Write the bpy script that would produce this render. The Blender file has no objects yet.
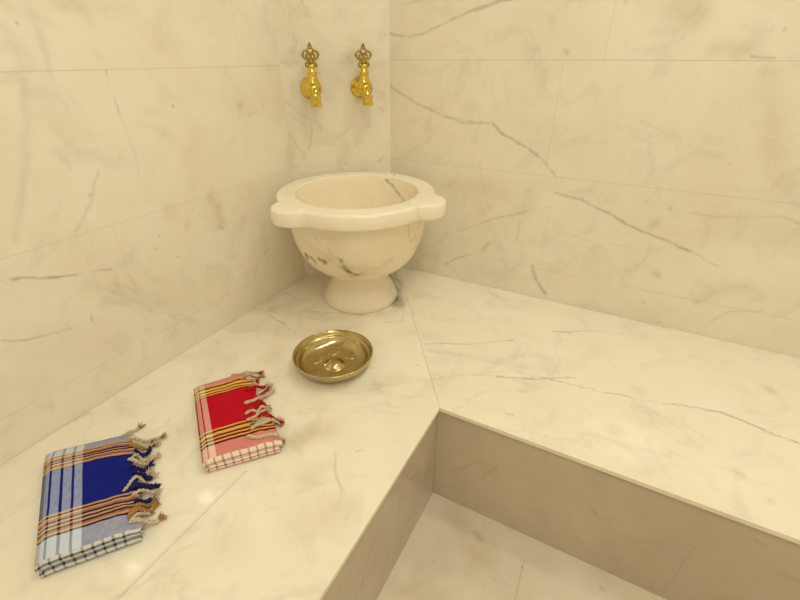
import bpy, bmesh, math, random
from mathutils import Vector, Matrix, noise
from mathutils.bvhtree import BVHTree

random.seed(11)
SC = bpy.context.scene
COL = SC.collection
PI = math.pi

# ------------------------------------------------------------------ camera
M = 0.70                      # camera height above the bench tops (m)
HB = 0.317                    # bench height (m)
ZC = HB + M
F = 424.0
TH = math.atan(243.0 / F)
CS, SN = math.cos(TH), math.sin(TH)
CAM = Vector((0, 0, ZC))

def ray(x, y):
    a, b = (x - 400) / F, (300 - y) / F
    return Vector((a, CS + b * SN, -SN + b * CS))

def at_z(x, y, z):
    r = ray(x, y)
    return CAM + r * ((z - ZC) / r.z)

def at_plane(x, y, p, n):
    r = ray(x, y)
    return CAM + r * ((p - CAM).dot(n) / r.dot(n))

cam = bpy.data.cameras.new('camera')
cam.sensor_width = 36
cam.lens = F / 800 * 36
cam.clip_start = 0.01
camo = bpy.data.objects.new('camera', cam)
COL.objects.link(camo)
camo.location = CAM
camo.rotation_euler = (PI / 2 - TH, 0, 0)
SC.camera = camo
SC.cycles.max_bounces = 16
SC.cycles.diffuse_bounces = 10
SC.cycles.glossy_bounces = 6

# ------------------------------------------------------------------ room axes
AZ = math.radians(28.1)
U = Vector((math.sin(AZ), math.cos(AZ), 0))     # along the left wall, away
V = Vector((math.cos(AZ), -math.sin(AZ), 0))    # along the right wall, rightwards
UP = Vector((0, 0, 1))
VL = at_z(0, 468, HB).dot(V) * .5 + at_z(300, 279, HB).dot(V) * .5
UR = at_z(405, 267.5, HB).dot(U) * .5 + at_z(800, 358, HB).dot(U) * .5

def uv(u, v, z=0.0):
    return U * u + V * v + UP * z

PL = uv(0, VL); NL = V
PR = uv(UR, 0); NR = -U
CR = at_plane(390, 100, PR, NR); CR.z = 0        # corner panel / right wall
CLF = at_plane(284, 100, PL, NL); CLF.z = 0      # corner left wall / panel
PX = (CR - CLF).normalized()                     # along the panel, rightwards
PN = Vector((PX.y, -PX.x, 0))                    # into the room
if PN.dot(-CLF) < 0: PN = -PN
PW = (CR - CLF).length
UB, VB = UR - 2.45, VL + 2.45                    # far ends of the room
ZT = 2.40
INN = at_z(440, 408, HB)
UE, VE = INN.dot(U), INN.dot(V)                  # bench front edges

# ------------------------------------------------------------------ helpers
def link(name, bm, mat, parent=None, smooth=True, matrix=None, recalc=True):
    if recalc: bmesh.ops.recalc_face_normals(bm, faces=bm.faces[:])
    me = bpy.data.meshes.new(name)
    bm.to_mesh(me); bm.free()
    if smooth:
        for p in me.polygons: p.use_smooth = True
    o = bpy.data.objects.new(name, me)
    COL.objects.link(o)
    if isinstance(mat, (list, tuple)):
        for m in mat: me.materials.append(m)
    elif mat: me.materials.append(mat)
    if parent: o.parent = parent
    if matrix is not None: o.matrix_local = matrix
    return o

def frame(o, ex, ey, ez):
    m = Matrix.Identity(4)
    for i, e in enumerate((ex, ey, ez)):
        for r in range(3): m[r][i] = e[r]
    m.translation = o
    return m

def empty(name, matrix, label, cat, group=None):
    o = bpy.data.objects.new(name, None)
    COL.objects.link(o)
    o.empty_display_size = .05
    o.matrix_local = matrix
    o['label'] = label; o['category'] = cat
    if group: o['group'] = group
    return o

def box(bm, p0, p1):
    x0, y0, z0 = p0; x1, y1, z1 = p1
    vs = [bm.verts.new(c) for c in ((x0,y0,z0),(x1,y0,z0),(x1,y1,z0),(x0,y1,z0),(x0,y0,z1),(x1,y0,z1),(x1,y1,z1),(x0,y1,z1))]
    for f in ((3,2,1,0),(4,5,6,7),(0,1,5,4),(1,2,6,5),(2,3,7,6),(3,0,4,7)):
        bm.faces.new([vs[i] for i in f])

def prism(bm, pts, z0, z1):
    a = [bm.verts.new((p[0], p[1], z0)) for p in pts]
    b = [bm.verts.new((p[0], p[1], z1)) for p in pts]
    bm.faces.new(b); bm.faces.new(a[::-1])
    n = len(pts)
    for i in range(n):
        bm.faces.new((a[i], a[(i+1) % n], b[(i+1) % n], b[i]))

def lathe(bm, prof, n=48, mtx=Matrix.Identity(4), rmod=None):
    rings = []
    for r, z in prof:
        if r < 1e-6:
            rings.append([bm.verts.new(mtx @ Vector((0, 0, z)))])
        else:
            rings.append([bm.verts.new(mtx @ Vector((r*math.cos(2*PI*k/n), r*math.sin(2*PI*k/n), z))) for k in range(n)])
    for a, b in zip(rings, rings[1:]):
        for k in range(n):
            k2 = (k+1) % n
            if len(a) == 1 and len(b) == 1: continue
            if len(a) == 1: bm.faces.new((a[0], b[k2], b[k]))
            elif len(b) == 1: bm.faces.new((a[k], a[k2], b[0]))
            else: bm.faces.new((a[k], a[k2], b[k2], b[k]))

def tube(bm, pts, rad, n=8, cap=True, closed=False):
    pts = [Vector(p) for p in pts]
    m = len(pts)
    if not hasattr(rad, '__len__'): rad = [rad] * m
    rings = []
    prev = None
    for i, p in enumerate(pts):
        if closed: t = pts[(i+1) % m] - pts[i-1]
        else: t = pts[min(i+1, m-1)] - pts[max(i-1, 0)]
        t.normalize()
        if prev is None:
            a = Vector((0, 0, 1)) if abs(t.z) < .9 else Vector((1, 0, 0))
            x = t.cross(a).normalized()
        else:
            x = (prev - t * prev.dot(t)).normalized()
        prev = x
        y = t.cross(x)
        rings.append([bm.verts.new(p + (x*math.cos(2*PI*k/n) + y*math.sin(2*PI*k/n)) * rad[i]) for k in range(n)])
    pr = list(zip(rings, rings[1:]))
    if closed: pr.append((rings[-1], rings[0]))
    for a, b in pr:
        for k in range(n):
            bm.faces.new((a[k], a[(k+1) % n], b[(k+1) % n], b[k]))
    if cap and not closed:
        bm.faces.new(rings[0][::-1]); bm.faces.new(rings[-1])

def ball(bm, c, r, seg=14):
    bmesh.ops.create_uvsphere(bm, u_segments=seg, v_segments=seg//2+2, radius=r, matrix=Matrix.Translation(c))

def bevel_all(bm, w, seg=2, ang=.6):
    es = [e for e in bm.edges if len(e.link_faces) == 2 and e.calc_face_angle(0) > ang]
    bmesh.ops.bevel(bm, geom=es, offset=w, segments=seg, affect='EDGES', profile=.5)

def spline(pts, n=8):
    pts = [Vector(p) for p in pts]
    out = []
    for i in range(len(pts)-1):
        p0, p1, p2, p3 = pts[max(i-1, 0)], pts[i], pts[i+1], pts[min(i+2, len(pts)-1)]
        for k in range(n):
            t = k/n
            out.append(.5*((2*p1) + (p2-p0)*t + (2*p0-5*p1+4*p2-p3)*t*t + (3*p1-p0-3*p2+p3)*t*t*t))
    out.append(pts[-1])
    return out

# ------------------------------------------------------------------ materials
def seg_group():
    g = bpy.data.node_groups.new('vein_segment', 'ShaderNodeTree')
    I = g.interface
    for nm, ty in (('P', 'NodeSocketVector'), ('A', 'NodeSocketVector'), ('D', 'NodeSocketVector'), ('DN', 'NodeSocketVector'), ('W', 'NodeSocketFloat'), ('S', 'NodeSocketFloat'), ('Prev', 'NodeSocketFloat')):
        I.new_socket(nm, in_out='INPUT', socket_type=ty)
    I.new_socket('Out', in_out='OUTPUT', socket_type='NodeSocketFloat')
    N, L = g.nodes, g.links
    gi = N.new('NodeGroupInput'); go = N.new('NodeGroupOutput')
    def vm(op): n = N.new('ShaderNodeVectorMath'); n.operation = op; return n
    a = vm('SUBTRACT'); L.new(gi.outputs['P'], a.inputs[0]); L.new(gi.outputs['A'], a.inputs[1])
    d = vm('DOT_PRODUCT'); L.new(a.outputs[0], d.inputs[0]); L.new(gi.outputs['DN'], d.inputs[1])
    c = N.new('ShaderNodeClamp'); L.new(d.outputs['Value'], c.inputs[0])
    s = vm('SCALE'); L.new(gi.outputs['D'], s.inputs[0]); L.new(c.outputs[0], s.inputs['Scale'])
    e = vm('SUBTRACT'); L.new(a.outputs[0], e.inputs[0]); L.new(s.outputs[0], e.inputs[1])
    l = vm('LENGTH'); L.new(e.outputs[0], l.inputs[0])
    mr = N.new('ShaderNodeMapRange'); mr.interpolation_type = 'SMOOTHSTEP'
    L.new(l.outputs['Value'], mr.inputs['Value'])
    mr.inputs['From Min'].default_value = 0; L.new(gi.outputs['W'], mr.inputs['From Max'])
    L.new(gi.outputs['S'], mr.inputs['To Min']); mr.inputs['To Max'].default_value = 0
    mx = N.new('ShaderNodeMath'); mx.operation = 'MAXIMUM'
    L.new(mr.outputs[0], mx.inputs[0]); L.new(gi.outputs['Prev'], mx.inputs[1])
    L.new(mx.outputs[0], go.inputs[0])
    return g
SEG = seg_group()

def new_mat(name):
    m = bpy.data.materials.new(name); m.use_nodes = True
    nt = m.node_tree
    return m, nt, nt.nodes['Principled BSDF']

def mixc(nt, fac, a, b, blend='MIX'):
    n = nt.nodes.new('ShaderNodeMix'); n.data_type = 'RGBA'; n.blend_type = blend
    for s, v in ((n.inputs[0], fac), (n.inputs[6], a), (n.inputs[7], b)):
        if hasattr(v, 'is_linked'): nt.links.new(v, s)
        else: s.default_value = v if not hasattr(v, '__len__') else (*v, 1)[:4]
    return n.outputs[2]

def tex_noise(nt, vec, scale, detail=4, rough=.55, dist=0):
    n = nt.nodes.new('ShaderNodeTexNoise')
    n.inputs['Scale'].default_value = scale; n.inputs['Detail'].default_value = detail
    n.inputs['Roughness'].default_value = rough; n.inputs['Distortion'].default_value = dist
    nt.links.new(vec, n.inputs['Vector'])
    return n

def ramp(nt, fac, stops, interp='LINEAR'):
    n = nt.nodes.new('ShaderNodeValToRGB')
    n.color_ramp.interpolation = interp
    els = n.color_ramp.elements
    while len(els) < len(stops): els.new(.5)
    for e, (p, c) in zip(els, stops):
        e.position = p; e.color = (*c, 1)[:4] if hasattr(c, '__len__') else (c, c, c, 1)
    nt.links.new(fac, n.inputs[0])
    return n.outputs[0]

def marble(name, veins=(), joints=(), c0=(.845,.808,.715), c1=(.72,.665,.55), vein=(.28,.25,.20), seam=(.42,.36,.26), rough=.055, seed=0.0, mott=.55, warp=.012, wscale=14, broken=.45, blots=(), stain=(.52,.42,.26), fine=.25, scale=1.0):
    """veins / joints / blots: lists of (A, B, half width, strength) in object space"""
    m, nt, bs = new_mat(name)
    N, L = nt.nodes, nt.links
    tc = N.new('ShaderNodeTexCoord'); P = tc.outputs['Object']
    ad = N.new('ShaderNodeVectorMath'); ad.operation = 'ADD'; ad.inputs[1].default_value = (seed, seed*1.7, seed*.6)
    L.new(P, ad.inputs[0]); PS = ad.outputs[0]
    n1 = tex_noise(nt, PS, 2.6*scale, 5, .6, .6)
    col = mixc(nt, ramp(nt, n1.outputs['Fac'], [(.38, 0.0), (.72, mott)]), c0, c1)
    n2 = tex_noise(nt, PS, 9*scale, 6, .62, 1.2)
    col = mixc(nt, ramp(nt, n2.outputs['Fac'], [(.52, 0.0), (.80, fine)]), col, vein)
    n4 = tex_noise(nt, PS, 4.3*scale, 3, .5, .3)
    col = mixc(nt, ramp(nt, n4.outputs['Color'], [(.45, 0.0), (.75, .35)]), col, (.80, .70, .52))
    # random faint hair veins
    n3 = tex_noise(nt, PS, 1.7*scale, 8, .58, .8)
    sb = N.new('ShaderNodeMath'); sb.operation = 'SUBTRACT'; L.new(n3.outputs['Fac'], sb.inputs[0]); sb.inputs[1].default_value = .5
    ab = N.new('ShaderNodeMath'); ab.operation = 'ABSOLUTE'; L.new(sb.outputs[0], ab.inputs[0])
    hv = ramp(nt, ab.outputs[0], [(0, .16), (.012, 0.0)])
    msk = ramp(nt, n1.outputs['Fac'], [(.42, 0.0), (.62, 1.0)])
    mm = N.new('ShaderNodeMath'); mm.operation = 'MULTIPLY'; L.new(hv, mm.inputs[0]); L.new(msk, mm.inputs[1])
    col = mixc(nt, mm.outputs[0], col, vein)
    # warped space for the hand placed veins
    w1 = tex_noise(nt, PS, wscale, 4, .6)
    s1 = N.new('ShaderNodeVectorMath'); s1.operation = 'SUBTRACT'; L.new(w1.outputs['Color'], s1.inputs[0]); s1.inputs[1].default_value = (.5,.5,.5)
    s2 = N.new('ShaderNodeVectorMath'); s2.operation = 'SCALE'; L.new(s1.outputs[0], s2.inputs[0]); s2.inputs['Scale'].default_value = warp*2
    s3 = N.new('ShaderNodeVectorMath'); s3.operation = 'ADD'; L.new(P, s3.inputs[0]); L.new(s2.outputs[0], s3.inputs[1])
    PWp = s3.outputs[0]
    def chain(lst, vec):
        prev = None
        for a, b, w, s in lst:
            g = N.new('ShaderNodeGroup'); g.node_tree = SEG
            L.new(vec, g.inputs['P'])
            a = Vector(a); d = Vector(b) - a
            g.inputs['A'].default_value = a
            g.inputs['D'].default_value = d
            g.inputs['DN'].default_value = d / max(d.length_squared, 1e-8)
            g.inputs['W'].default_value = w; g.inputs['S'].default_value = s
            if prev is not None: L.new(prev, g.inputs['Prev'])
            prev = g.outputs[0]
        return prev
    if blots:
        f = chain(blots, PWp)
        k = N.new('ShaderNodeMath'); k.operation = 'MULTIPLY'; L.new(f, k.inputs[0])
        L.new(ramp(nt, n2.outputs['Fac'], [(.3, .25), (.65, 1.0)]), k.inputs[1])
        col = mixc(nt, k.outputs[0], col, stain)
    if veins:
        f = chain(veins, PWp)
        k = N.new('ShaderNodeMath'); k.operation = 'MULTIPLY'; L.new(f, k.inputs[0])
        br = tex_noise(nt, PS, 30, 3, .6)
        L.new(ramp(nt, br.outputs['Fac'], [(.32, broken), (.58, 1.0)]), k.inputs[1])
        col = mixc(nt, k.outputs[0], col, vein)
    if joints:
        col = mixc(nt, chain(joints, P), col, seam)
    L.new(col, bs.inputs['Base Color'])
    L.new(ramp(nt, n2.outputs['Fac'], [(.3, rough*.8), (.8, rough*1.35)]), bs.inputs['Roughness'])
    bs.inputs['IOR'].default_value = 1.5
    return m

def plain(name, c, rough=.5, metal=0, nscale=40, namp=.15, spec=.5):
    m, nt, bs = new_mat(name)
    tc = nt.nodes.new('ShaderNodeTexCoord')
    n = tex_noise(nt, tc.outputs['Object'], nscale, 4)
    dark = tuple(x*(1-namp) for x in c)
    nt.links.new(mixc(nt, n.outputs['Fac'], dark, c), bs.inputs['Base Color'])
    nt.links.new(ramp(nt, n.outputs['Fac'], [(.3, rough*.8), (.7, rough*1.2)]), bs.inputs['Roughness'])
    bs.inputs['Metallic'].default_value = metal
    bs.inputs['Specular IOR Level'].default_value = spec
    return m

def surf_lines(lines, p, n, inv):
    """polylines seen in the picture -> segments lying on the real surface"""
    out = []
    for pts, w, s in lines:
        q = [inv @ at_plane(x, y, p, n) for x, y in pts]
        if len(q) == 1: q = [q[0], q[0] + Vector((.0005, 0, .0005))]
        for a, b in zip(q, q[1:]): out.append((a, b, w, s))
    return out

# ------------------------------------------------------------------ walls
ROW = 0.294
Z0 = ZC - 0.007               # the joint at eye level
JW = 0.0022
rows = [Z0 + ROW*k for k in range(-4, 5)]

mL = frame(CLF, -U, UP.cross(-U), UP)     # x runs from the corner towards the camera
mP = frame(CLF, PX, UP.cross(PX), UP)
mR = frame(CR, V, UP.cross(V), UP)

def wall(name, mtx, length, veins, blots, verts, p, n, seed, side, hj=.5, zo=0, **kw):
    """side = +1/-1: which local y points out of the room"""
    inv = mtx.inverted()
    j = [(Vector((0, 0, z)), Vector((length, 0, z)), JW, hj*(1.45 if abs(z - Z0) < .05 else 1)) for z in [r + zo for r in rows] if 0 < z < ZT]
    for (x, r) in verts:           # x along the wall, row index below the eye-level joint
        z1 = Z0 + zo - ROW*r; z0 = z1 - ROW
        j.append((Vector((x, 0, z0)), Vector((x, 0, z1)), JW, hj*.8))
    mat = marble(name + '_marble', surf_lines(veins, p, n, inv), j, blots=surf_lines(blots, p, n, inv), seed=seed, **kw)
    bm = bmesh.new()
    box(bm, (0, 0 if side > 0 else -.06, 0), (length, .06 if side > 0 else 0, ZT))
    o = link(name, bm, mat, smooth=False, matrix=mtx)
    o['kind'] = 'structure'
    return o

LW = (CLF - uv(UB, VL)).length
RW = (CR - uv(UR, VB)).length
def outside(mtx, n): return -1 if (mtx.to_3x3() @ Vector((0, 1, 0))).dot(n) > 0 else 1
def along(px, py, mtx, p, n): return (mtx.inverted() @ at_plane(px, py, p, n)).x

v_left = [
 ([(106,70),(110,82),(116,97),(119,112)], .004, .45), ([(119,112),(128,134),(136,158),(139,185)], .004, .16),
 ([(14,279),(38,278),(62,276)], .0055, .6), ([(62,276),(90,272),(114,269)], .005, .5),
 ([(98,170),(93,192),(86,212),(76,232)], .007, .22),
 ([(0,342),(28,340),(47,336)], .006, .38), ([(47,336),(70,330)], .005, .18),
 ([(27,0),(36,28),(46,55),(50,74)], .012, .16), ([(22,78),(27,120),(25,170),(15,240)], .014, .16),
 ([(172,107)], .006, .5), ([(200,216)], .005, .55), ([(178,258)], .005, .5), ([(148,248),(156,249)], .005, .4),
 ([(160,234)], .006, .35), ([(19,26)], .005, .4), ([(89,194)], .006, .4),
 ([(92,316),(93,322)], .005, .4), ([(245,218),(240,228)], .006, .3), ([(187,227),(188,224)], .012, .2),
 ([(220,226),(224,228)], .006, .35), ([(268,249),(258,260),(255,278)], .006, .22)]
b_left = [([(155,35)], .05, .25), ([(200,130),(185,160)], .04, .25), ([(240,105)], .02, .35), ([(170,210)], .03, .3),
 ([(212,195),(222,225)], .03, .35), ([(60,120)], .05, .12), ([(130,5),(60,0)], .03, .22), ([(250,190)], .04, .2)]
wl = wall('wall_left', mL, LW, v_left, b_left,
     [(along(113,228,mL,PL,NL), 1), (along(235,30,mL,PL,NL), -1), (along(192,325,mL,PL,NL), 2), (1.75, 1), (1.2, 2), (1.4, -1)],
     PL, NL, 3.1, outside(mL, NL), hj=.19, zo=-.0145)

v_right = [
 ([(391,86),(410,99),(440,115),(462,122),(492,123)], 0.0081, 0.448), ([(492,123),(505,135),(530,149),(545,163),(556,176)], 0.0075, 0.493),
 ([(556,193),(580,199),(605,212)], 0.0075, 0.448), ([(605,212),(640,231),(670,243),(690,251)], 0.0075, 0.555), ([(690,251),(718,266)], 0.0063, 0.224),
 ([(390,33),(411,37),(428,32),(450,20)], 0.0069, 0.448), ([(450,20),(480,8),(512,-2)], 0.0075, 0.493),
 ([(402,5),(425,-3)], 0.0075, 0.314),
 ([(565,50),(567,52)], 0.0125, 0.493), ([(626,3)], 0.0100, 0.448), ([(783,30)], 0.0075, 0.314), ([(729,165)], 0.0075, 0.358),
 ([(458,231),(492,220),(520,213),(548,207)], 0.0063, 0.251), ([(446,265),(456,258),(470,254)], 0.0063, 0.358),
 ([(532,267),(536,278),(545,293)], 0.0112, 0.493), ([(520,222),(516,240)], 0.0100, 0.179),
 ([(690,213),(720,217),(765,217)], 0.0063, 0.162), ([(765,216),(780,217),(802,224)], 0.0075, 0.376),
 ([(750,57),(774,57)], 0.0063, 0.448), ([(560,233),(590,240),(640,250)], 0.0050, 0.126),
 ([(711,321),(730,312),(762,311)], 0.0063, 0.224), ([(660,323)], 0.0125, 0.314), ([(603,193)], 0.0075, 0.358), ([(645,202)], 0.0075, 0.314), ([(671,209)], 0.0100, 0.269),
 ([(643,303)], 0.0100, 0.358), ([(640,120),(690,145)], 0.0075, 0.107)]
b_right = [([(715,48),(740,52)], .03, .6), ([(489,243),(484,250)], .014, .6), ([(655,222)], .03, .5), ([(655,275)], .022, .6), ([(670,8),(700,15)], .04, .3),
 ([(720,225),(800,240)], .08, .2), ([(765,80),(780,180)], .05, .25), ([(530,200),(520,215)], .05, .25), ([(465,66)], .03, .25), ([(470,270),(520,280)], .05, .2),
 ([(710,290),(700,300)], .03, .35), ([(450,185),(540,190)], .05, .25)]
wr = wall('wall_right', mR, RW, v_right, b_right,
     [(along(610,30,mR,PR,NR), -1), (along(554,120,mR,PR,NR), 0), (along(547,230,mR,PR,NR), 1), (along(549,280,mR,PR,NR), 2), (1.35, 0), (1.6, 1), (1.75, -1)],
     PR, NR, 8.4, outside(mR, NR), hj=.24)

v_pan = [([(310,118),(312,130),(309,150)], .008, .2), ([(345,55),(350,62)], .01, .25), ([(380,108),(384,112)], .01, .25), ([(335,140),(352,125)], .01, .15), ([(378,162),(382,157)], .008, .3)]
wp = wall('wall_corner', mP, PW, v_pan, [([(290,60)], .04, .25), ([(345,60),(360,55)], .03, .25)], [], CLF, PN, 5.5, outside(mP, PN), hj=.16, zo=-.006)

# the walls behind the camera
mB = frame(uv(UB, VL), V, UP.cross(V), UP)
mF = frame(uv(UB, VB), U, UP.cross(U), UP)
wb = wall('wall_back', mB, VB - VL, [], [], [(.6, 0), (1.5, 1), (1.1, -1)], uv(UB, 0), U, 12.0, outside(mB, U))
wf = wall('wall_far', mF, UR - UB, [], [], [(.7, 0), (1.4, 1), (1.9, -1)], uv(0, VB), -V, 15.0, outside(mF, -V))

# floor
mFl = frame(uv(0, 0), V, U, UP)
inv = mFl.inverted()
zf = Vector((0, 0, 0))
jf = surf_lines([([(524,560),(514,604)], JW, .6), ([(434,498),(524,560)], .0001, 0)], zf, UP, inv)
vf = surf_lines([([(476,533),(482,540)], .014, .4), ([(433,561)], .008, .4), ([(602,588)], .01, .4), ([(522,569)], .006, .5)], zf, UP, inv)
bfz = surf_lines([([(455,520),(480,560)], .05, .4), ([(400,590),(440,600)], .05, .4), ([(560,590)], .05, .3)], zf, UP, inv)
bm = bmesh.new()
box(bm, (VL, UB, -.06), (VB, UR, 0))
fl = link('floor', bm, marble('floor_marble', vf, jf, blots=bfz, seed=21, c0=(.70,.64,.54), c1=(.56,.48,.38)), smooth=False, matrix=mFl)
fl['kind'] = 'structure'
bm = bmesh.new()
box(bm, (VL - .06, UB - .06, ZT), (VB + .06, UR + .06, ZT + .06))
ce = link('ceiling', bm, plain('ceiling_plaster', (.80,.76,.68), .8), smooth=False, matrix=mFl)
ce['kind'] = 'structure'

# ------------------------------------------------------------------ benches
BT = Vector((0, 0, HB)); ST = .010
MIT = at_z(398, 265.5, HB); MIT = MIT + U*(UR - MIT.dot(U))
g = .0004
def l2(p): return (p.dot(V), p.dot(U))
mBe = frame(uv(0, 0), V, U, UP)
invb = mBe.inverted()
jt = [((398,266),(440.5,408))]
v_bl = [([(386,270),(391,286),(397,304)], .040, 1.0), ([(393,268),(400,286),(398,296)], .018, .6), ([(388,276),(392,292)], .02, .95), ([(378,303),(386,301),(392,307)], .006, .35), ([(398,296),(404,312),(402,322),(385,322)], .006, .25),
 ([(270,316),(282,322),(290,330)], .006, .35), ([(308,311),(340,313),(372,316),(397,311)], .006, .25), ([(300,300),(285,292),(262,305)], .008, .25),
 ([(334,453),(336,470),(342,492)], .006, .25), ([(355,452),(362,450)], .005, .35), ([(418,365)], .006, .4), ([(330,372),(400,366)], .006, .12), ([(360,575)], .02, .12)]
b_bl = [([(300,438),(325,430)], .05, .55), ([(308,478)], .05, .4), ([(280,340),(270,360)], .05, .3), ([(370,390),(400,375)], .04, .3), ([(300,525),(340,510)], .06, .3),
 ([(180,430)], .05, .25), ([(230,540)], .06, .25), ([(305,300),(275,308)], .04, .4), ([(360,330)], .05, .25), ([(120,410)], .05, .2)]
j_bl = surf_lines([([(60,657),(117,600),(180,537),(246,471)], .0035, .4), ], BT, UP, invb)
v_br = [([(424,344),(447,343),(470,344),(514,340)], .005, .42), ([(428,350),(460,355),(495,363),(525,374),(545,380)], .005, .25),
 ([(436,374),(470,374),(498,377)], .0045, .18), ([(498,377),(540,379),(574,378)], .006, .45), ([(535,375),(560,382),(600,391),(628,397)], .005, .45), ([(628,397),(665,404)], .005, .18),
 ([(665,404),(700,408),(720,412),(742,421)], .007, .5), ([(742,421),(770,432),(802,445)], .007, .48), ([(553,332),(580,331),(606,332)], .0055, .45), ([(606,332),(640,336),(690,337)], .004, .22),
 ([(508,414),(512,414)], .008, .45), ([(568,314)], .008, .4), ([(440,352),(500,362),(560,372)], .03, .10)]
b_br = [([(615,430)], .03, .45), ([(640,392)], .03, .3), ([(770,390)], .025, .4), ([(738,473)], .02, .4), ([(772,502)], .015, .35), ([(470,430)], .03, .2), ([(735,320),(760,350)], .04, .2), ([(600,350)], .06, .15)]

mxl = frame(uv(UE-.5, VE, 0), U, -V, UP)
mxr = frame(uv(UE, VE+.5, 0), V, U, UP)
bl_root = empty('marble_bench', mxl, 'built in marble bench along the left wall under the towels, bowl and basin', 'bench', 'built in marble benches')
br_root = empty('marble_bench', mxr, 'built in marble bench along the right wall with nothing standing on it', 'bench', 'built in marble benches')
e = .0008
polyL = [l2(uv(UB+e, VL+e)), l2(CLF + V*e - PN*0 - U*e), l2(CR + PN*e*2 - V*e), l2(MIT - U*e - V*g), l2(INN - V*g), l2(uv(UB+e, VE))]
polyR = [l2(MIT - U*e + V*g), l2(uv(UR-e, VB-e)), l2(uv(UE, VB-e)), l2(INN + V*g)]
c_top = dict(c0=(.88,.845,.745), c1=(.76,.705,.59))
def bench_part(name, rm, build, mat, bev=0):
    root, mtx = rm
    bm = bmesh.new(); build(bm)
    if bev: bevel_all(bm, bev)
    o = link(name, bm, mat, smooth=False)
    o.parent = root
    o.matrix_local = mtx.inverted() @ mBe
    return o
bench_part('top_slab', (bl_root, mxl), lambda b: prism(b, polyL, HB-ST, HB), marble('bench_left_marble', surf_lines(v_bl, BT, UP, invb), j_bl, blots=surf_lines(b_bl, BT, UP, invb), seed=31, rough=.045, vein=(.22,.21,.19), **c_top), .0022)
bench_part('top_slab', (br_root, mxr), lambda b: prism(b, polyR, HB-ST, HB), marble('bench_right_marble', surf_lines(v_br, BT, UP, invb), [], blots=surf_lines(b_br, BT, UP, invb), seed=41, rough=.045, mott=.4, **c_top), .0022)
INS = .008
# risers
pRr = uv(UE + INS, 0); pLr = uv(0, VE - INS)
vr = surf_lines([([(455,470),(480,462),(497,466),(480,478)], .008, .25), ([(440,487),(465,480)], .006, .3), ([(592,510),(596,515)], .01, .4), ([(755,540),(765,545)], .008, .35), ([(775,570),(800,582)], .008, .3)], pRr, -U, invb)
br_ = surf_lines([([(470,455),(490,470)], .04, .6), ([(445,440)], .03, .4), ([(520,470),(600,515)], .05, .35), ([(640,560)], .06, .4), ([(730,590)], .06, .3)], pRr, -U, invb)
jr = surf_lines([([(560,487),(630,517),(694,547)], .002, .25), ([(694,547),(656,604)], .0022, .5), ([(694,547),(800,592)], .002, .15)], pRr, -U, invb)
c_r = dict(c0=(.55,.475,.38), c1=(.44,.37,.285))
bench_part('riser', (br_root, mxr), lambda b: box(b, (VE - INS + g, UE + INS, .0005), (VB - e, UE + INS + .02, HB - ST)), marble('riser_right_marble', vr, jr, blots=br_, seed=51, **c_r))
vr = surf_lines([([(420,470),(412,478)], .008, .4), ([(404,480),(400,500)], .006, .3), ([(385,520),(372,545),(360,590)], .006, .3), ([(366,521),(364,528)], .006, .5)], pLr, V, invb)
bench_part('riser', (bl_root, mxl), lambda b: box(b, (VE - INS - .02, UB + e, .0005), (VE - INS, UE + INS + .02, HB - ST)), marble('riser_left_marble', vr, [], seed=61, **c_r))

# ------------------------------------------------------------------ basin
BO = at_z(361.3, 296, HB); BO.z = HB
ROT = Matrix.Rotation(math.radians(-9), 3, 'Z')
KX, KY = ROT @ PX, ROT @ -PN
mKa = frame(BO, KX, KY, UP)
basin = empty('wash_basin', mKa, 'round marble pedestal wash basin with two side lugs in the corner', 'basin')
invk = mKa.inverted()
# the corner panel in basin space: points p with p . PNL = PD
PNL = (invk.to_3x3() @ -PN); PD = (invk @ CLF).dot(PNL) - .002
OFY = -.042                              # the bowl leans out over the foot
ZR = .372; RT = .042; R0 = .224; RI = .173
def outline(th, grow=0.0):
    """plan radius of the rim: circle plus two lugs"""
    c, s = math.cos(th), math.sin(th)
    r = R0*(1 + .045*max(0, -s)**2) + grow
    for sx in (1, -1):
        lx, ly, lr = sx*.171, -.124, .058 + grow
        b = c*lx + s*ly
        d = b*b - (lx*lx + ly*ly - lr*lr)
        if d > 0 and b > 0: 
            r2 = b + math.sqrt(d)
            r = max(r, r2) + .004*math.exp(-abs(r2 - r)/.006)
    den = c*PNL.x + s*PNL.y
    if den > 0: r = min(r, (PD - OFY*PNL.y)/den)
    return r
NB = 144
def ring(bm, fn, z):
    out = []
    for k in range(NB):
        th = 2*PI*k/NB
        r = fn(th)
        x, y = r*math.cos(th), r*math.sin(th) + OFY
        out.append(bm.verts.new((x, y, z)))
    return out
def skin(bm, rings):
    for a, b in zip(rings, rings[1:]):
        for k in range(NB):
            bm.faces.new((a[k], a[(k+1) % NB], b[(k+1) % NB], b[k]))
def basin_px(lines, inside=None):
    """stains on the bowl: a picture point meets the bowl's upright front"""
    out = []
    for pts, w, s in lines:
        q = []
        for x, y in pts:
            p = at_plane(x, y, BO + PN*(.024), PN)
            l = invk @ p
            # push out onto the rounded bowl
            zz = l.z
            R = bowl_r(zz)
            r = ray(x, y); o = invk.to_3x3() @ r; c0 = invk @ CAM
            for it in range(6):
                R = inner_r(zz) if inside else bowl_r(zz)
                A = o.x**2 + o.y**2; B = 2*(c0.x*o.x + (c0.y - OFY)*o.y); C = c0.x**2 + (c0.y - OFY)**2 - R*R
                D = B*B - 4*A*C
                t = (-B + (1 if inside else -1)*math.sqrt(max(D, 0)))/(2*A)
                zz = c0.z + o.z*t
            q.append(c0 + o*t)
        if len(q) == 1: q.append(q[0] + Vector((.001, 0, .001)))
        for a, b in zip(q, q[1:]): out.append((a, b, w, s))
    return out
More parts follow.
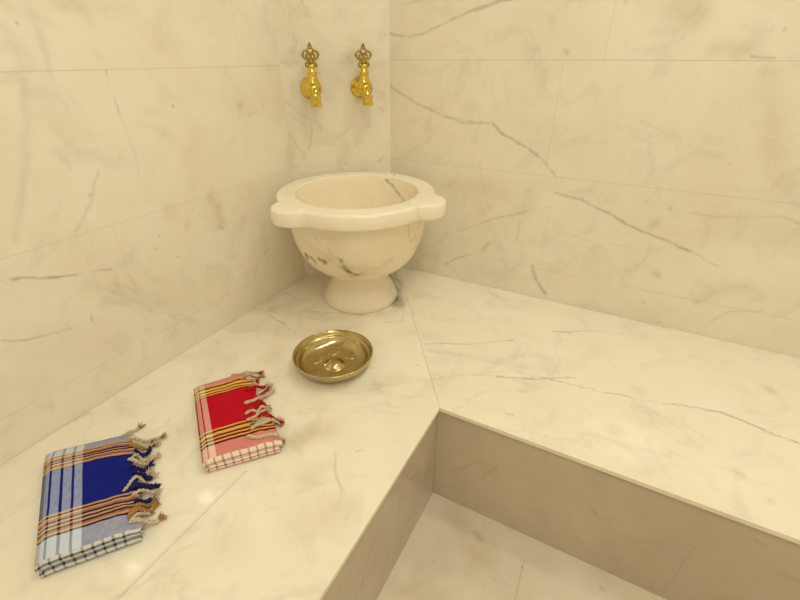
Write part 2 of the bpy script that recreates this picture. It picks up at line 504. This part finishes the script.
BOWL = [(.068, .124), (.078, .123), (.104, .132), (.134, .150), (.160, .174), (.178, .205), (.190, .240), (.197, .278), (.199, .31), (.200, .334)]
def bowl_r(z):
    for (r0, z0), (r1, z1) in zip(BOWL[1:], BOWL[2:]):
        if z <= z1: return r0 + (r1 - r0)*max(0, (z - z0)/(z1 - z0))
    return BOWL[-1][0]
def inner_r(z):
    pr = INNER[::-1]
    for (r0, z0), (r1, z1) in zip(pr, pr[1:]):
        if z <= z1: return r0 + (r1 - r0)*max(0, (z - z0)/(z1 - z0))
    return RI
INNER = [(RI+.002, ZR-.006), (RI-.001, ZR-.012), (RI-.004, ZR-.03), (.160, .31), (.148, .26), (.130, .222), (.10, .192), (.06, .177), (.02, .172)]
k_veins = basin_px([([(309,260),(318,268),(327,272)], .016, .85), ([(307,255),(311,261),(317,266),(325,270),(331,273)], .017, .8), ([(319,259),(325,262),(330,270)], .011, .85), ([(312,258),(316,262),(322,270)], .010, .9), ([(341,261),(344,268),(350,273)], .013, .85), ([(350,273),(358,275),(365,271)], .011, .8),
   ([(326,270),(340,275),(352,276)], .010, .4), ([(314,236),(328,250),(341,261)], .006, .25)])
k_veins += basin_px([([(384,177),(390,183),(398,193),(406,204)], .009, .6), ([(385,177),(388,180)], .012, .4)], inside=RI - .004)
k_blots = basin_px([([(307,245),(330,260)], .035, .6), ([(340,266),(375,268)], .025, .45), ([(330,240),(400,245)], .05, .2), ([(390,260),(350,276)], .025, .4)])
kw = dict(c0=(.90,.825,.68), c1=(.82,.70,.47), seed=71, rough=.24, mott=.5, fine=.12, vein=(.12,.085,.05), stain=(.62,.46,.20))
m_bowl = marble('basin_marble', k_veins, [], blots=k_blots, warp=.011, wscale=38, broken=.0, **kw)
# the bowl: outside, then over the lip under the rim and down inside
bm = bmesh.new()
rs = [ring(bm, (lambda th, r=r: r), z) for r, z in BOWL]
rs += [ring(bm, (lambda th, r=r: r), z) for r, z in INNER]
skin(bm, rs); bm.faces.new(rs[-1]); bm.faces.new(rs[0][::-1])
bowl_o = link('bowl', bm, m_bowl, basin)
# the rim: a slab with rounded arris
bm = bmesh.new()
sec = [(-.008, ZR-RT), (-.002, ZR-RT+.002), (0, ZR-RT+.006), (.0005, ZR-RT*.5), (0, ZR-.007), (-.0015, ZR-.0022), (-.006, ZR-.0002), (-.010, ZR)]
rs = [ring(bm, lambda th: RI + .004, ZR-RT)]
rs += [ring(bm, (lambda th, d=d: outline(th) + d), z) for d, z in sec]
rs += [ring(bm, (lambda th, r=r: r), z) for r, z in ((RI+.012, ZR), (RI+.006, ZR-.0004), (RI+.0015, ZR-.003), (RI, ZR-.008), (RI+.004, ZR-.014), (RI+.004, ZR-RT))]
skin(bm, rs)
rim = link('rim', bm, marble('basin_rim_marble', [], [], **{**kw, 'c0': (.91,.855,.73), 'c1': (.84,.76,.58)}), basin)
# the foot
bm = bmesh.new()
lathe(bm, [(0, .0005), (.118, .0005), (.120, .004), (.120, .012), (.118, .022), (.110, .040), (.099, .060), (.087, .080), (.081, .098), (.080, .112), (.084, .128), (.082, .136), (0, .136)], 72)
foot = link('pedestal_foot', bm, marble('basin_foot_marble', [], [], **{**kw, 'c0': (.88,.81,.68), 'c1': (.78,.68,.50)}), basin)

# ------------------------------------------------------------------ taps
gold = plain('polished_gold', (.80, .60, .12), .17, 1, 60, .10)
gold_old = plain('dull_cast_gold', (.52, .36, .08), .30, 1, 90, .45)
def make_tap():
    root = bpy.data.objects.new('wall_tap', None); COL.objects.link(root)
    root.empty_display_size = .03
    # local: x along wall, y out of the wall into the room, z up
    YM = Matrix.Rotation(-PI/2, 4, 'X')          # lathe axis -> +y
    bm = bmesh.new()
    lathe(bm, [(0, .0005), (.0305, .0005), (.0315, .003), (.0305, .006), (.027, .010), (.021, .0145), (.0165, .019), (.0145, .024), (0, .024)], 40, YM)
    link('escutcheon', bm, gold, root)
    bm = bmesh.new()
    lathe(bm, [(0, .018), (.0115, .018), (.0115, .028), (.0145, .030), (.0145, .034), (.0120, .036), (.0170, .042), (.0235, .050), (.0245, .056), (.0225, .063), (.015, .069), (.0115, .074), (.0125, .077), (.0125, .080), (.009, .083), (0, .084)], 32, YM)
    link('tap_body', bm, gold, root)
    bm = bmesh.new()
    pts = spline([(0, .074, -.002), (0, .082, -.006), (0, .087, -.015), (0, .088, -.018)], 6)
    tube(bm, pts, [.0095]*len(pts), 20)
    c = Matrix.Translation((0, .088, 0))
    lathe(bm, [(0, -.014), (.013, -.014), (.0165, -.018), (.0165, -.022), (.0145, -.024), (.0150, -.037), (.0168, -.040), (.0168, -.043), (.0125, -.045), (.0115, -.038), (0, -.038)], 8, c)
    link('spout', bm, gold, root, smooth=False)
    bm = bmesh.new()
    c = Matrix.Translation((0, .055, 0))
    lathe(bm, [(0, .012), (.0165, .012), (.0170, .018), (.0145, .021), (.0150, .026), (.0135, .029), (.0125, .038), (.0140, .040), (.0140, .044), (.0115, .047), (.0095, .055), (.0110, .058), (.0090, .061), (.006, .066), (0, .067)], 28, c)
    link('stem', bm, gold, root)
    # openwork handle in the plane of the wall
    bm = bmesh.new()
    def T(pts, r, closed=False, n=8):
        p = [Vector((x*.82, .055, zb + (z-zb)*.72)) for x, z in pts]
        p = spline(p, 6) if not closed else spline(p + [p[0]], 6)[:-1]
        tube(bm, p, r, n, closed=closed)
    zb = .061
    for s in (1, -1):
        T([(0, zb+.010), (s*.010, zb+.016), (s*.0215, zb+.024), (s*.0265, zb+.036), (s*.022, zb+.046), (s*.013, zb+.049), (s*.008, zb+.043), (s*.012, zb+.038)], .0029)
        T([(0, zb+.012), (s*.008, zb+.022), (s*.0155, zb+.031), (s*.009, zb+.037), (s*.002, zb+.031), (s*.001, zb+.026)], .0024)
        T([(s*.013, zb+.049), (s*.008, zb+.055), (0, zb+.058)], .0024)
        T([(0, zb+.006), (s*.008, zb+.009), (s*.016, zb+.006), (s*.018, zb-.001), (s*.013, zb-.003)], .0030)
        ball(bm, Vector((s*.0265*.82, .055, zb+.036*.72)), .0042); ball(bm, Vector((s*.014*.82, .055, zb-.003)), .004)
        ball(bm, Vector((s*.010*.82, .055, zb+.052*.72)), .0029)
    T([(-.0055, zb+.062), (0, zb+.057), (.0055, zb+.062), (0, zb+.068)], .0025, True)
    T([(0, zb-.002), (0, zb+.012)], .0055)
    T([(0, zb+.012), (0, zb+.040)], .0022)
    ball(bm, Vector((0, .055, zb+.028*.72)), .0040)
    ball(bm, Vector((0, .055, zb+.040*.72)), .0034)
    ball(bm, Vector((0, .055, zb+.071*.72)), .0042)
    ball(bm, Vector((0, .055, zb+.011*.72)), .0075)
    link('handle', bm, gold_old, root)
    return root
def dup(root):
    r = root.copy(); COL.objects.link(r)
    for ch in root.children:
        c = ch.copy(); c.parent = r; COL.objects.link(c)
    return r
tap = make_tap()
def place_tap(o, px, py, label, turn=0):
    p = at_plane(px, py, CLF, PN)
    o.matrix_local = frame(p, PX, PN, UP) if PX.cross(PN).z > 0 else frame(p, -PX, PN, UP)
    o['label'] = label; o['category'] = 'tap'; o['group'] = 'gold wall taps above the basin'
tap2 = dup(tap)
place_tap(tap, 310.7, 88, 'ornate gold wall tap above the basin, nearer the left wall')
place_tap(tap2, 360.2, 87.3, 'ornate gold wall tap above the basin, nearer the right wall')

# ------------------------------------------------------------------ metal bowl
brass = plain('worn_brass', (.60, .49, .25), .20, 1, 25, .2)
ZB = .046
c = at_z(333, 351.5, HB + ZB); c.z = HB
RBW = .101
tas = empty('bath_bowl', frame(c, PX, -PN, UP), 'shallow brass bath bowl standing on the left bench before the basin', 'bowl')
bm = bmesh.new()
prof = [(0, .0008), (.052, .0008), (.066, .004), (.079, .011), (.090, .021), (.097, .033), (RBW-.001, ZB-.004), (RBW, ZB-.0025)]
inn = [(RBW-.003, ZB-.0035), (.0965, .037), (.0945, .0335), (.0935, .0325), (.0885, .0312), (.0875, .0298), (.086, .026), (.082, .019), (.074, .013), (.062, .0085), (.05, .006), (.04, .005), (.03, .0042), (.022, .0042), (0, .0042)]
lathe(bm, prof + inn, 96)
link('bowl_body', bm, brass, tas)
bm = bmesh.new()
n = 96
tube(bm, [(RBW*math.cos(2*PI*k/n)*.992, RBW*math.sin(2*PI*k/n)*.992, ZB-.002) for k in range(n)], .0021, 10, closed=True)
link('rolled_rim', bm, brass, tas)
bm = bmesh.new()
lathe(bm, [(.028, .0040), (.0255, .0058), (.0215, .0064), (.0195, .0085), (.0150, .0125), (.0080, .0150), (0, .0155)], 40)
link('boss', bm, brass, tas)
for k in range(6):
    a = 2*PI*k/6 + .4
    bm = bmesh.new()
    q = Vector((.054*math.cos(a), .054*math.sin(a), .0062))
    lathe(bm, [(.0165, -.0005), (.0158, .0010), (.0140, .0015), (.012, .0007), (.007, .0014), (0, .0019)], 28, Matrix.Translation(q) @ Matrix.Rotation(.09, 4, Vector((-math.sin(a), math.cos(a), 0)) * -1))
    link('embossed_dimple', bm, brass, tas)

# ------------------------------------------------------------------ towels
def cloth_mat(name, warp, weft):
    m, nt, bs = new_mat(name)
    N, L = nt.nodes, nt.links
    uvn = N.new('ShaderNodeUVMap'); sp = N.new('ShaderNodeSeparateXYZ'); L.new(uvn.outputs[0], sp.inputs[0])
    def bands(sock, b, base):
        """b: list of (start, end, colour) painted over base, as constant colour stops"""
        edges = sorted({0.0, *[x for s in b for x in s[:2]]})
        stops = []
        for x in edges:
            c = base
            for s, e_, cc in b:
                if s - 1e-6 <= x < e_ - 1e-6: c = cc
            stops.append((x, c))
        if len(stops) <= 31:
            return ramp(nt, sock, stops, 'CONSTANT')
        # two ramps, split in the middle
        h = len(stops)//2
        a = ramp(nt, sock, stops[:h], 'CONSTANT'); d = ramp(nt, sock, [(0, stops[h][1])] + stops[h:], 'CONSTANT')
        gt = N.new('ShaderNodeMath'); gt.operation = 'GREATER_THAN'; L.new(sock, gt.inputs[0]); gt.inputs[1].default_value = stops[h][0]
        return mixc(nt, gt.outputs[0], a, d)
    cw = bands(sp.outputs['X'], *warp)
    cf = bands(sp.outputs['Y'], *weft)
    ns = N.new('ShaderNodeTexNoise'); ns.inputs['Scale'].default_value = 60; ns.inputs['Detail'].default_value = 3
    tc = N.new('ShaderNodeTexCoord'); L.new(tc.outputs['Object'], ns.inputs['Vector'])
    mp = N.new('ShaderNodeMapping'); mp.inputs['Scale'].default_value = (160, 40, 1); L.new(uvn.outputs[0], mp.inputs['Vector'])
    n2 = N.new('ShaderNodeTexNoise'); n2.inputs['Scale'].default_value = 1.0; L.new(mp.outputs[0], n2.inputs['Vector'])
    f = ramp(nt, n2.outputs['Fac'], [(.3, .38), (.7, .62)])
    # the coloured bands are packed tighter, so the weft hides more of the warp there
    tight = bands(sp.outputs['Y'], [(b[0], b[1], (.17,)*3) for b in weft[0] if b[2] not in (NAVY, RED)], (0, 0, 0))
    ad = N.new('ShaderNodeMath'); ad.operation = 'ADD'; L.new(f, ad.inputs[0]); L.new(tight, ad.inputs[1]); ad.use_clamp = True
    f = ad.outputs[0]
    col = mixc(nt, f, cw, cf)
    col = mixc(nt, ramp(nt, ns.outputs['Fac'], [(.35, 0), (.7, .22)]), col, (.42, .42, .42), 'OVERLAY')
    L.new(col, bs.inputs['Base Color'])
    bs.inputs['Roughness'].default_value = .9
    bs.inputs['Specular IOR Level'].default_value = .15
    bs.inputs['Sheen Weight'].default_value = 0
    bp = N.new('ShaderNodeBump'); bp.inputs['Strength'].default_value = .35; bp.inputs['Distance'].default_value = .001
    L.new(n2.outputs['Fac'], bp.inputs['Height']); L.new(bp.outputs[0], bs.inputs['Normal'])
    return m
def stripes(a, b, cols):
    """equal stripes between a and b"""
    n = len(cols); w = (b - a)/n
    return [(a + w*i, a + w*(i+1), c) for i, c in enumerate(cols)]

NAVY = (.007, .013, .22); WHITE = (.80, .78, .72); WB = (.55, .65, .86); GOLD = (.80, .45, .05); ORG = (.50, .19, .03); BLK = (.012, .010, .02)
RED = (.50, .004, .018); PINK = (.78, .30, .24); YEL = (.82, .64, .12)
T2 = .5       # uv scale: v = t/2 so that the folded-under cloth stays inside 0..1
bb = [GOLD, BLK, GOLD, ORG, BLK, GOLD, BLK, GOLD, BLK, ORG, GOLD, BLK]
chk = lambda c, w: [(.5 + .02*k, .5 + .02*k + w, c) for k in range(0, 14)]
blue_mat = cloth_mat('blue_striped_cotton',
   ([(0, .045, (.30,.32,.36)), (.09, .115, NAVY), (.205, .235, NAVY), (.325, .355, NAVY), (.44, 1, NAVY)], WB),
   (stripes(.045, .125, bb) + [(.125, .330, NAVY)] + stripes(.330, .425, bb), (.64, .69, .78)))
fold_b = cloth_mat('blue_checked_cotton',
   ([(.03+.10*k, .03+.10*k+.026, (.06,.07,.14)) for k in range(9)], (.62,.63,.64)), ([(.49+.020*k, .49+.020*k+.006, (.02,.025,.06)) for k in range(8)], (.62,.63,.64)))
br2 = [YEL, BLK, YEL, YEL, BLK, YEL, BLK, YEL, BLK]
red_mat = cloth_mat('red_striped_cotton',
   ([(0, .02, RED), (.085, .105, RED), (.19, 1, RED)], (.82, .66, .60)),
   ([(0, .045, (.80, .42, .36))] + stripes(.045, .125, br2) + [(.125, .345, RED)] + stripes(.345, .43, br2), (.80, .48, .42)))
fold_r = cloth_mat('red_checked_cotton',
   ([(.03+.11*k, .03+.11*k+.026, (.30,.012,.02)) for k in range(9)], (.82,.70,.62)), ([(.492+.024*k, .492+.024*k+.007, (.25,.012,.02)) for k in range(8)], (.82,.70,.62)))
cord_cream = plain('cream_cotton_cord', (.80, .68, .48), .9, 0, 220, .55, .1)
cord_tan = plain('tan_cotton_cord', (.50, .29, .12), .9, 0, 220, .5, .1)
cord_navy = plain('navy_cotton_cord', (.02, .022, .14), .9, 0, 220, .4, .1)
cord_red = plain('red_cotton_cord', (.50, .02, .025), .9, 0, 220, .4, .1)

def sm(a, b, x):
    t = min(1, max(0, (x-a)/(b-a))); return t*t*(3-2*t)

def make_towel(name, label, cat, quad, H, mat, fold, tassels, seed, under):
    """quad: top-face corners back-left, back-right, front-right, front-left (world, bench level)"""
    A, B, C, D = quad
    o = (A + B + C + D)/4; o.z = HB
    ex = ((B + C) - (A + D)).normalized(); ez = UP; ey = ez.cross(ex)
    mt = frame(o, ex, ey, ez)
    iv = mt.inverted()
    A, B, C, D = [iv @ Vector((p.x, p.y, HB)) for p in quad]
    root = empty(name, mt, label, cat)
    def P(s, t): return (A*(1-s) + B*s)*(1-t) + (D*(1-s) + C*s)*t
    tops = []
    def nz(a, b, c=0): return noise.noise(Vector((a + seed, b, c)))
    NS = 44
    def ribbon(pname, z0, z1, t0, t1, s0, s1, m, vbase, vscale, ragged, back_len):
        """a doubled sheet: top from the back edge to the front, over a round lip, back underneath"""
        bm = bmesh.new(); lay = bm.loops.layers.uv.new('UVMap')
        path = []
        vv_lip = ragged > 0
        NT = 40
        for i in range(NT+1): path.append((t0 + (t1-t0)*i/NT, 1.0, (t0 + (t1-t0)*i/NT)))
        L_t = ((D - A).length + (C - B).length)/2
        rr = (z1 - z0)/2
        for i in range(1, 9):
            a = PI*i/9
            path.append((t1 + math.sin(a)*rr/L_t*.9, .5 + .5*math.cos(a), t1 + rr*a/L_t))
        for i in range(0, 9):
            path.append((t1 - back_len*i/8, 0.0, t1 + rr*PI/L_t + back_len*i/8))
        grid = []
        for t, zf_, vv in path:
            row = []
            for i in range(NS+1):
                q = i/NS
                send = s1 + (ragged*(nz(t*7, 3.3)*1.1 + .5*nz(t*17, 9.1)) if ragged else 0)
                s = s0 + (send - s0)*q
                p = P(s, t)
                # thickness shrinks to the fold at the left, and slumps at the tasselled end
                k = .45 + .55*sm(0, .10, q)
                k *= 1 - .45*sm(.74, 1.0, q)*(1 if ragged else .3)
                lump = 1 + .16*nz(s*3, t*3, z1*50) + .10*nz(s*9, t*8, 4)
                if ragged:
                    lump += sm(.6, 1, q)*(.6*nz(t*9, 1.7) + .35*nz(s*14, t*16))
                backdrop = 1 - .5*(1 - sm(0, .12, t))
                zt = z0 + (z1 - z0)*k*lump*backdrop
                z = z0 + (zt - z0)*zf_
                z = max(z, .0008)
                row.append((bm.verts.new((p.x, p.y, z)), q if not ragged else s, vv))
            grid.append(row)
        for a, b in zip(grid, grid[1:]):
            for i in range(NS):
                qd = (a[i], a[i+1], b[i+1], b[i])
                f = bm.faces.new([v[0] for v in qd])
                if vv_lip and a[i][2] >= t1 - 1e-6: f.material_index = 1
                for lp, v in zip(f.loops, qd):
                    lp[lay].uv = (min(.999, max(0, v[1])), vbase + vscale*v[2])
        tops.append(BVHTree.FromBMesh(bm))
        ob = link(pname, bm, [m, fold] if vv_lip else m, root, recalc=False)
        sd = ob.modifiers.new('thickness', 'SOLIDIFY'); sd.thickness = .0010; sd.offset = -1
        return ob
    h = H/len(under + [0])
    ribbon('top_fold', H*.50, H, 0, 1, 0, 1, mat, 0, T2, .075, .75)
    ribbon('lower_fold', .0020, H*.52, .01, 1.015, .012, .985, fold, 0, T2, 0, .6)
    # tassels: twisted cords with a knot and a frayed end
    for kk, (pts, cm, fm, r) in enumerate(tassels):
        rnd = random.Random(seed*100 + kk)
        # picture points -> on the bench at cord height
        w = []
        for (x, y, z) in pts:
            p = iv @ at_z(x, y, HB + z)
            w.append(p)
        path = spline(w, 9)
        hang = None
        for i, p in enumerate(path):
            hs = [t.ray_cast(Vector((p.x, p.y, .2)), Vector((0, 0, -1)))[0] for t in tops]
            hs = [h.z for h in hs if h]
            if hs: hang = max(hs) + r*2.2
            elif hang is not None: hang = max(hang - .0022, r*2.8)
            p.z = max(r*2.8, hang if hang is not None else 0, min(p.z, .012))
        for k_ in range(2):
            zs = [p.z for p in path]
            for i in range(1, len(path)-1): path[i].z = max(zs[i], (zs[i-1] + zs[i] + zs[i+1])/3)
        bm = bmesh.new()
        n = len(path)
        lens = [0]
        for a, b in zip(path, path[1:]): lens.append(lens[-1] + (b-a).length)
        for st in range(2):
            q = []
            for i, p in enumerate(path):
                t = (path[min(i+1, n-1)] - path[max(i-1, 0)]).normalized()
                x = t.cross(UP).normalized(); y = x.cross(t)
                ang = lens[i]*420 + st*PI
                q.append(p + (x*math.cos(ang) + y*math.sin(ang))*r*1.15)
            tube(bm, q, [r*1.5*(1 - .15*i/n) for i in range(n)], 7)
        # knot near the end
        ki = int(n*.8); kp = path[ki]
        ball(bm, Vector((kp.x, kp.y, max(kp.z, r*2.8))), r*2.6, 12)
        tx = link('tassel', bm, cm, root)
        bm = bmesh.new()
        t = (path[-1] - path[-4]).normalized()
        for q in range(22):
            a = rnd.uniform(-.7, .7); zz = rnd.uniform(-.3, .45)
            x = t.cross(UP).normalized()
            d = (t*math.cos(a) + x*math.sin(a) + UP*zz).normalized()
            ln = rnd.uniform(.008, .018)
            p0 = path[-1] - t*.003; p1 = p0 + d*ln*.5; p2 = p0 + d*ln + x*rnd.uniform(-.003, .003)
            for p in (p0, p1, p2): p.z = max(p.z, .0016)
            tube(bm, [p0, p1, p2], [r*.55, r*.5, r*.3], 5)
        fr = link('frayed_end', bm, fm, tx)
    return root

def q(*px):
    return [at_z(x, y, HB + z) for x, y, z in px]
HT = .029
quad_b = q((46,455,HT*.6), (133,434,HT*.7), (140,529,HT*.8), (36,568,HT*.6))
tas_b = [
 ([(116,437,.018),(124,432,.020),(132,431,.010),(139,428,.004)], cord_cream, cord_tan, .0014),
 ([(131,440,.018),(141,441,.012),(152,440,.005),(161,438,.004)], cord_cream, cord_tan, .0016),
 ([(130,447,.018),(139,450,.013),(148,447,.006),(155,445,.004)], cord_tan, cord_cream, .0014),
 ([(131,462,.018),(139,464,.013),(148,463,.006),(155,459,.004)], cord_cream, cord_cream, .0017),
 ([(133,470,.016),(143,470,.010),(150,466,.005)], cord_navy, cord_navy, .0018),
 ([(126,494,.020),(134,484,.017),(143,478,.010),(148,474,.004)], cord_cream, cord_cream, .0013),
 ([(134,492,.016),(145,490,.010),(153,487,.006)], cord_navy, cord_navy, .0022),
 ([(135,500,.015),(146,494,.009),(155,493,.004)], cord_cream, cord_cream, .0013),
 ([(130,519,.020),(140,512,.016),(149,512,.007),(154,508,.004)], cord_tan, cord_tan, .0018),
 ([(132,523,.018),(142,518,.010),(150,514,.004)], cord_cream, cord_tan, .0013),
 ([(133,526,.014),(145,525,.009),(155,523,.005),(159,521,.004)], cord_cream, cord_tan, .0018)]
tas_b += [
 ([(136,452,.018),(143,454,.016),(148,452,.010),(150,447,.006)], cord_navy, cord_cream, .0017),
 ([(134,458,.020),(138,454,.020),(141,459,.018),(147,459,.012)], cord_cream, cord_cream, .0014),
 ([(136,476,.018),(142,474,.016),(147,478,.010),(152,477,.006)], cord_navy, cord_cream, .0020),
 ([(134,481,.020),(140,478,.020),(144,483,.015),(141,487,.012)], cord_cream, cord_navy, .0013),
 ([(137,505,.018),(144,502,.014),(151,499,.008)], cord_navy, cord_tan, .0018),
 ([(133,514,.020),(139,508,.019),(146,506,.010),(152,504,.005)], cord_tan, cord_tan, .0014),
 ([(134,445,.020),(139,443,.018),(145,447,.010),(151,446,.005)], cord_cream, cord_navy, .0014)]
make_towel('folded_towel', 'folded blue striped cotton towel with orange bands and tan tassels on the bench', 'towel', quad_b, HT, blue_mat, fold_b, tas_b, 3, [0])
quad_r = q((194,389,HT*.6), (248,372,HT*.7), (279,442,HT*.8), (203,465,HT*.6))
tas_r = [
 ([(231,373,.018),(240,372,.020),(247,377,.012),(252,382,.004)], cord_cream, cord_cream, .0013),
 ([(240,377,.018),(247,374,.016),(254,372,.008),(259,373,.004)], cord_cream, cord_red, .0014),
 ([(244,383,.018),(250,380,.014),(257,378,.006),(260,377,.004)], cord_tan, cord_tan, .0014),
 ([(246,407,.022),(255,403,.020),(264,397,.010),(271,393,.004)], cord_cream, cord_cream, .0017),
 ([(258,396,.016),(266,390,.010),(270,387,.004)], cord_red, cord_cream, .0014),
 ([(248,424,.022),(255,420,.022),(261,415,.018),(266,414,.013)], cord_cream, cord_cream, .0015),
 ([(262,418,.016),(272,420,.012),(279,423,.006)], cord_red, cord_red, .0022),
 ([(252,433,.022),(260,430,.018),(270,427,.010),(277,425,.005)], cord_cream, cord_cream, .0017),
 ([(249,440,.022),(258,443,.019),(268,443,.012),(276,443,.006),(282,444,.004)], cord_cream, cord_tan, .0018)]
tas_r += [
 ([(246,392,.022),(253,391,.019),(259,388,.013),(265,386,.008)], cord_red, cord_cream, .0016),
 ([(245,378,.020),(250,374,.022),(253,378,.018),(248,382,.018),(256,383,.010)], cord_cream, cord_red, .0014),
 ([(250,413,.022),(257,409,.020),(262,404,.016),(266,406,.012)], cord_red, cord_red, .0017),
 ([(247,417,.023),(252,412,.024),(258,413,.021),(262,409,.018),(266,411,.013)], cord_cream, cord_cream, .0014),
 ([(258,427,.020),(265,424,.015),(272,424,.009),(277,420,.006)], cord_cream, cord_cream, .0015),
 ([(250,430,.023),(256,425,.023),(263,422,.018)], cord_tan, cord_cream, .0013)]
make_towel('folded_towel', 'folded red striped cotton towel with yellow bands and cream tassels on the bench', 'towel', quad_r, HT, red_mat, fold_r, tas_r, 8, [0])

# ------------------------------------------------------------------ ceiling lamps
def lamp_mat():
    m, nt, bs = new_mat('lamp_glass')
    bs.inputs['Base Color'].default_value = (.9, .8, .6, 1)
    return m
white_metal = plain('white_lamp_metal', (.8, .78, .72), .4)
LG = .190
LC = (1.0, .97, .815)
def lamp(u, v, watts, label, r=.045):
    p = uv(u, v, ZT - .001)
    root = empty('ceiling_lamp', frame(p, V, U, UP), label, 'lamp', 'recessed ceiling lamps')
    bm = bmesh.new()
    lathe(bm, [(r+.004, 0), (r+.028, 0), (r+.030, -.004), (r+.024, -.009), (r+.008, -.012), (r+.003, -.010), (r+.004, 0)], 40)
    link('lamp_ring', bm, white_metal, root)
    li = bpy.data.lights.new('ceiling_lamp_light', 'AREA')
    li.shape = 'DISK'; li.size = r*2; li.energy = watts*LG; li.color = LC
    lo = bpy.data.objects.new('ceiling_lamp_light', li); COL.objects.link(lo)
    lo.parent = root; lo.location = (0, 0, -.006)
    return root
for du, wt, lab in ((.24, 25, 'recessed ceiling lamp nearest the right wall'), (.80, 23, 'recessed ceiling lamp in the middle of the row of three'),
                    (1.33, 17, 'recessed ceiling lamp farthest from the right wall')):
    lamp(UR - du, VL + 1.205, wt, lab)
lamp(UR - 1.85, VL + 1.40, 62, 'added large fill lamp in the ceiling over the open floor', .30)  # added fill lamp, out of view, softens shadows from the row

w = bpy.data.worlds.new('world'); SC.world = w; w.use_nodes = True
w.node_tree.nodes['Background'].inputs[0].default_value = (.5, .42, .28, 1)
w.node_tree.nodes['Background'].inputs[1].default_value = .05

vs = SC.view_settings
vs.view_transform = 'Standard'; vs.look = 'None'; vs.gamma = 1; vs.use_curve_mapping = False
vs.exposure = 0.0
